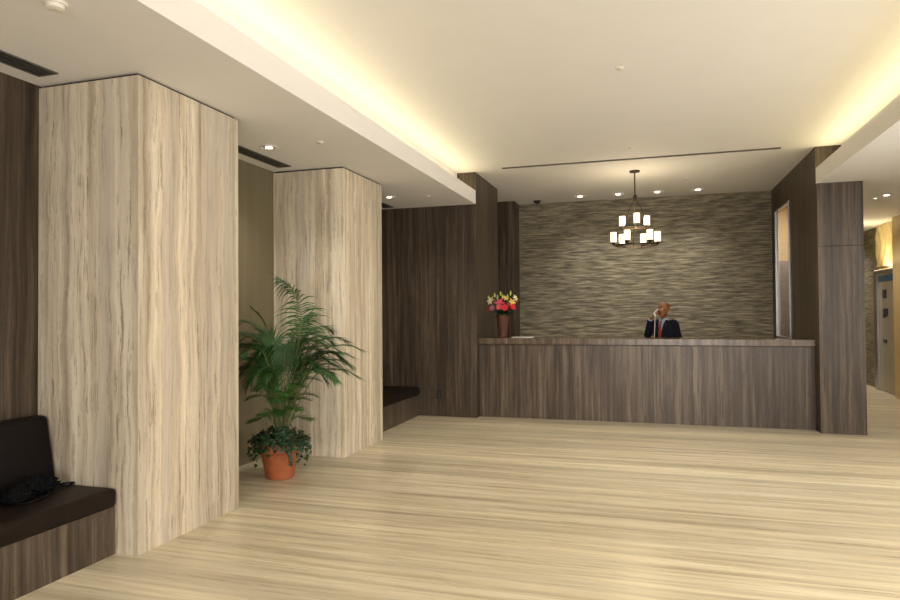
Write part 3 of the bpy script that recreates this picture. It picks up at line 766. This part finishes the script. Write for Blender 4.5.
# arms
SR, SL = Vector((-.185, .01, 1.375)), Vector((.185, .01, 1.375))
ER, WR = Vector((-.265, -.08, 1.175)), Vector((-.175, -.115, 1.44))
EL, WL = Vector((.235, .05, 1.10)), Vector((.19, -.15, .945))
for S_, E_, W_ in ((SR, ER, WR), (SL, EL, WL)):
    tube(bm, [S_, S_.lerp(E_, .5), E_, E_.lerp(W_, .35), W_], [.050, .048, .041, .042, .027], 14)
    tube(bm, [Vector((0, .01, 1.36)), S_], [.05, .05], 14)
def hand(bm, W_, fwd, palm_n, side, curl, thumb=1):
    """fwd: towards fingertips, palm_n: out of the palm, side: towards the thumb"""
    fwd, palm_n, side = fwd.normalized(), palm_n.normalized(), side.normalized()
    loft(bm, [(W_, side*.026, palm_n*.019), (W_+fwd*.03, side*.034, palm_n*.016), (W_+fwd*.07, side*.041, palm_n*.015), (W_+fwd*.092, side*.038, palm_n*.012)], 14)
    for k, (off, L) in enumerate(((.030, .072), (.010, .080), (-.011, .074), (-.031, .058))):
        p = W_+fwd*.085+side*off; d = fwd.copy(); pts = [p-fwd*.02, p]
        for j, f in enumerate((.42, .33, .25)):
            ang = curl[j]; ax = fwd.cross(palm_n)
            d = (Matrix.Rotation(ang, 3, ax) @ d); p = p+d*L*f; pts.append(p)
        tube(bm, pts, [.010, .010, .009, .008, .006], 8)
    p = W_+fwd*.025+side*.025; d = (fwd*.6+side*.7+palm_n*.25).normalized(); pts = [p]
    for f in (.045, .032, .025):
        p = p+d*f; pts.append(p); d = (d+palm_n*.45*thumb+fwd*.2).normalized()
    tube(bm, pts, [.014, .012, .010, .008], 8)
# right hand wraps the handset held along ear-to-mouth line
ear = HC+Vector((-.092, -.005, -.01)); mouth = HC+Vector((-.062, -.118, -.088))
mid = ear.lerp(mouth, .52)
hx = (ear-mouth).normalized()              # handset axis, up towards the ear
outw = (Vector((-.9, -.45, 0)) - hx*Vector((-.9, -.45, 0)).dot(hx)).normalized()
grip_dir = hx.cross(outw).normalized()     # the fingers lie across the grip
if grip_dir.z < 0: grip_dir = -grip_dir
handc = mid + outw*.030
W_hand = handc - (WR-handc).normalized()*-.085
fw = (handc-W_hand).normalized()
tube(bm, [WR, W_hand], [.027, .024], 12)
hand(bm, W_hand, fw, -outw, hx, (.75, .9, .8))
fwL = Vector((-.25, -1, -.2)); tube(bm, [WL, WL+fwL.normalized()*.01], [.027, .026], 12)
hand(bm, WL, fwL, Vector((0, .2, -1)), Vector((-1, .2, 0)), (.25, .3, .2))
body = obj('body', bm, M['skin'], man); remesh(body, .0045, 3)
for sg in (-1, 1):
    e = obj('eye', ball(B(), HC+Vector((sg*.029, -.0755, .013)), (.0095, .0095, .007), 12), M['eye'], man, smooth=True)
    obj('iris', ball(B(), HC+Vector((sg*.029-.003, -.0855, .013)), (.005, .003, .005), 10), M['iris'], e, smooth=True)
    obj('eyebrow', tube(B(), [HC+Vector((sg*.013, -.090, .032)), HC+Vector((sg*.030, -.091, .037)), HC+Vector((sg*.047, -.080, .032))], [.003, .004, .0025], 6), M['iris'], man, smooth=True)
bm = B()
tube(bm, [HC+Vector((-.024, -.084, -.054)), HC+Vector((-.008, -.096, -.050)), HC+Vector((.008, -.096, -.050)), HC+Vector((.024, -.084, -.054))], [.002, .005, .005, .002], 8)
tube(bm, [HC+Vector((-.022, -.083, -.058)), HC+Vector((0, -.094, -.063)), HC+Vector((.022, -.083, -.058))], [.002, .006, .002], 8)
obj('lips', bm, M['lips'], man, smooth=True)
# shirt front and collar
bm = B()
ell([(1.05, 0, -.012, .10, .094), (1.20, 0, -.012, .11, .10), (1.32, 0, -.008, .11, .096), (1.40, 0, .004, .09, .080), (1.43, 0, .012, .068, .066)], bm)
shirt = obj('shirt', bm, M['shirt'], man); remesh(shirt, .006, 2)
bm = B()
for sg in (-1, 1):
    vs = [bm.verts.new(p) for p in ((sg*.004, -.068, 1.437), (sg*.055, -.038, 1.472), (sg*.067, .02, 1.478), (sg*.071, .02, 1.445), (sg*.060, -.055, 1.425), (sg*.035, -.088, 1.395))]
    bm.faces.new(vs)
cl = obj('collar', bm, M['shirt'], shirt); cl.modifiers.new('s', 'SOLIDIFY').thickness = .005
bm = B()
loft(bm, [((0, -.086, 1.425), (.020, 0, 0), (0, .012, 0)), ((0, -.096, 1.395), (.014, 0, 0), (0, .010, 0)), ((0, -.118, 1.30), (.028, 0, 0), (0, .008, 0)), ((0, -.122, 1.15), (.036, 0, 0), (0, .008, 0)), ((0, -.120, 1.02), (.040, 0, 0), (0, .006, 0)), ((0, -.118, .98), (.004, 0, 0), (0, .003, 0))], 12)
obj('tie', bm, M['tie'], man, smooth=True)
# jacket: trunk shell cut away at the chest, sleeves, lapels
bm = B()
rows_ = [(.80, .205, .145), (.95, .19, .140), (1.08, .172, .128), (1.20, .190, .132), (1.31, .208, .128), (1.375, .195, .108), (1.41, .140, .088), (1.435, .080, .074)]
nseg = 40; rings_ = []
for z, rx, ry in rows_:
    rg = []
    op = max(0.0, min(1, (z-1.10)/.32))*.62          # half-angle of the V opening at the front
    a0 = -PI/2+op
    for i in range(nseg+1):
        a = a0+(2*PI-2*op)*i/nseg
        rg.append(bm.verts.new((rx*math.cos(a), .01+ry*math.sin(a), z)))
    rings_.append(rg)
for j in range(len(rings_)-1):
    for i in range(nseg): bm.faces.new((rings_[j][i], rings_[j][i+1], rings_[j+1][i+1], rings_[j+1][i]))
jk = obj('jacket', bm, M['suit'], man, smooth=True)
s_ = jk.modifiers.new('s', 'SOLIDIFY'); s_.thickness = .012; s_.offset = 0
jk.modifiers.new('ss', 'SUBSURF').levels = 1; jk.modifiers['ss'].render_levels = 2
for S_, E_, W_ in ((SR, ER, WR), (SL, EL, WL)):
    bm = B(); i_ = S_*.55+Vector((0, .004, .63))*1.0; i_.z = 1.385; i_.x = S_.x*.6
    P = spline([i_, S_, S_.lerp(E_, .5), E_, E_.lerp(W_, .5), E_.lerp(W_, .97)], 24)
    rad = [(.066-.022*k/24) if k > 4 else .058+.002*k for k in range(25)]
    tube(bm, P, rad, 18)
    sl = obj('sleeve', bm, M['suit'], jk, smooth=True); remesh(sl, .006, 3)
    d = (W_-E_).normalized()
    obj('cuff', tube(B(), [E_.lerp(W_, .95), E_.lerp(W_, 1.02)], [.036, .035], 16), M['shirt'], man, smooth=True)
for sg in (-1, 1):
    bm = B()
    vs = [bm.verts.new(p) for p in ((sg*.010, -.134, 1.10), (sg*.060, -.126, 1.24), (sg*.085, -.112, 1.31), (sg*.105, -.100, 1.345), (sg*.085, -.094, 1.365), (sg*.090, -.070, 1.41), (sg*.070, -.045, 1.445), (sg*.045, -.092, 1.37), (sg*.032, -.118, 1.27))]
    bm.faces.new(vs); lp = obj('lapel', bm, M['suit'], jk); lp.modifiers.new('s', 'SOLIDIFY').thickness = .006
bm = B()
for sg in (-1, 1):
    tube(bm, [(sg*.095, .01, .93), (sg*.105, .0, .70), (sg*.11, .0, .50), (sg*.11, .015, .30), (sg*.11, .02, .06)], [.115, .098, .080, .072, .068], 16)
ell([(.85, 0, .01, .17, .12), (1.0, 0, .01, .165, .118)], bm)
tr = obj('trousers', bm, M['suit'], man); remesh(tr, .009, 2)
for sg in (-1, 1):
    bm = B(); tube(bm, [(sg*.11, .075, .045), (sg*.11, .04, .05), (sg*.115, -.06, .048), (sg*.12, -.16, .035), (sg*.12, -.20, .028)], [.036, .048, .046, .038, .02], 14)
    for v in bm.verts: v.co.z = max(0.0, v.co.z)
    obj('shoe', bm, M['blackplastic'], man, smooth=True)
# telephone: base on the work surface, handset in the hand, cord between
ph = thing('telephone_handset', 'white telephone handset on a straight cord, held to the bald man\'s face', 'telephone', (.195, 10.92, 0), math.radians(-36))
bm = B()
face = -outw
tube(bm, spline([ear+outw*.012, ear.lerp(mouth, .25)+outw*.030, mid+outw*.034, ear.lerp(mouth, .75)+outw*.030, mouth+outw*.012], 20), .0125, 10)
tube(bm, [ear+face*.004, ear+outw*.020], [.024, .022], 14)
tube(bm, [mouth+face*.004, mouth+outw*.020], [.022, .020], 14)
hs = obj('handset', bm, M['phone'], ph, smooth=True); remesh(hs, .003, 2)
bm = B(); cz = mouth.copy()
cordpts = [mouth+outw*.01+Vector((0, 0, -.01)), Vector((mouth.x+.005, mouth.y-.03, 1.36)), Vector((mouth.x+.01, mouth.y-.06, 1.15)), Vector((mouth.x+.01, mouth.y-.10, .95)), Vector((mouth.x+.01, mouth.y-.16, .868)), Vector((mouth.x+.03, mouth.y-.30, .867))]
tube(bm, spline(cordpts, 40), .0048, 8)
obj('cord', bm, M['phone'], ph, smooth=True)
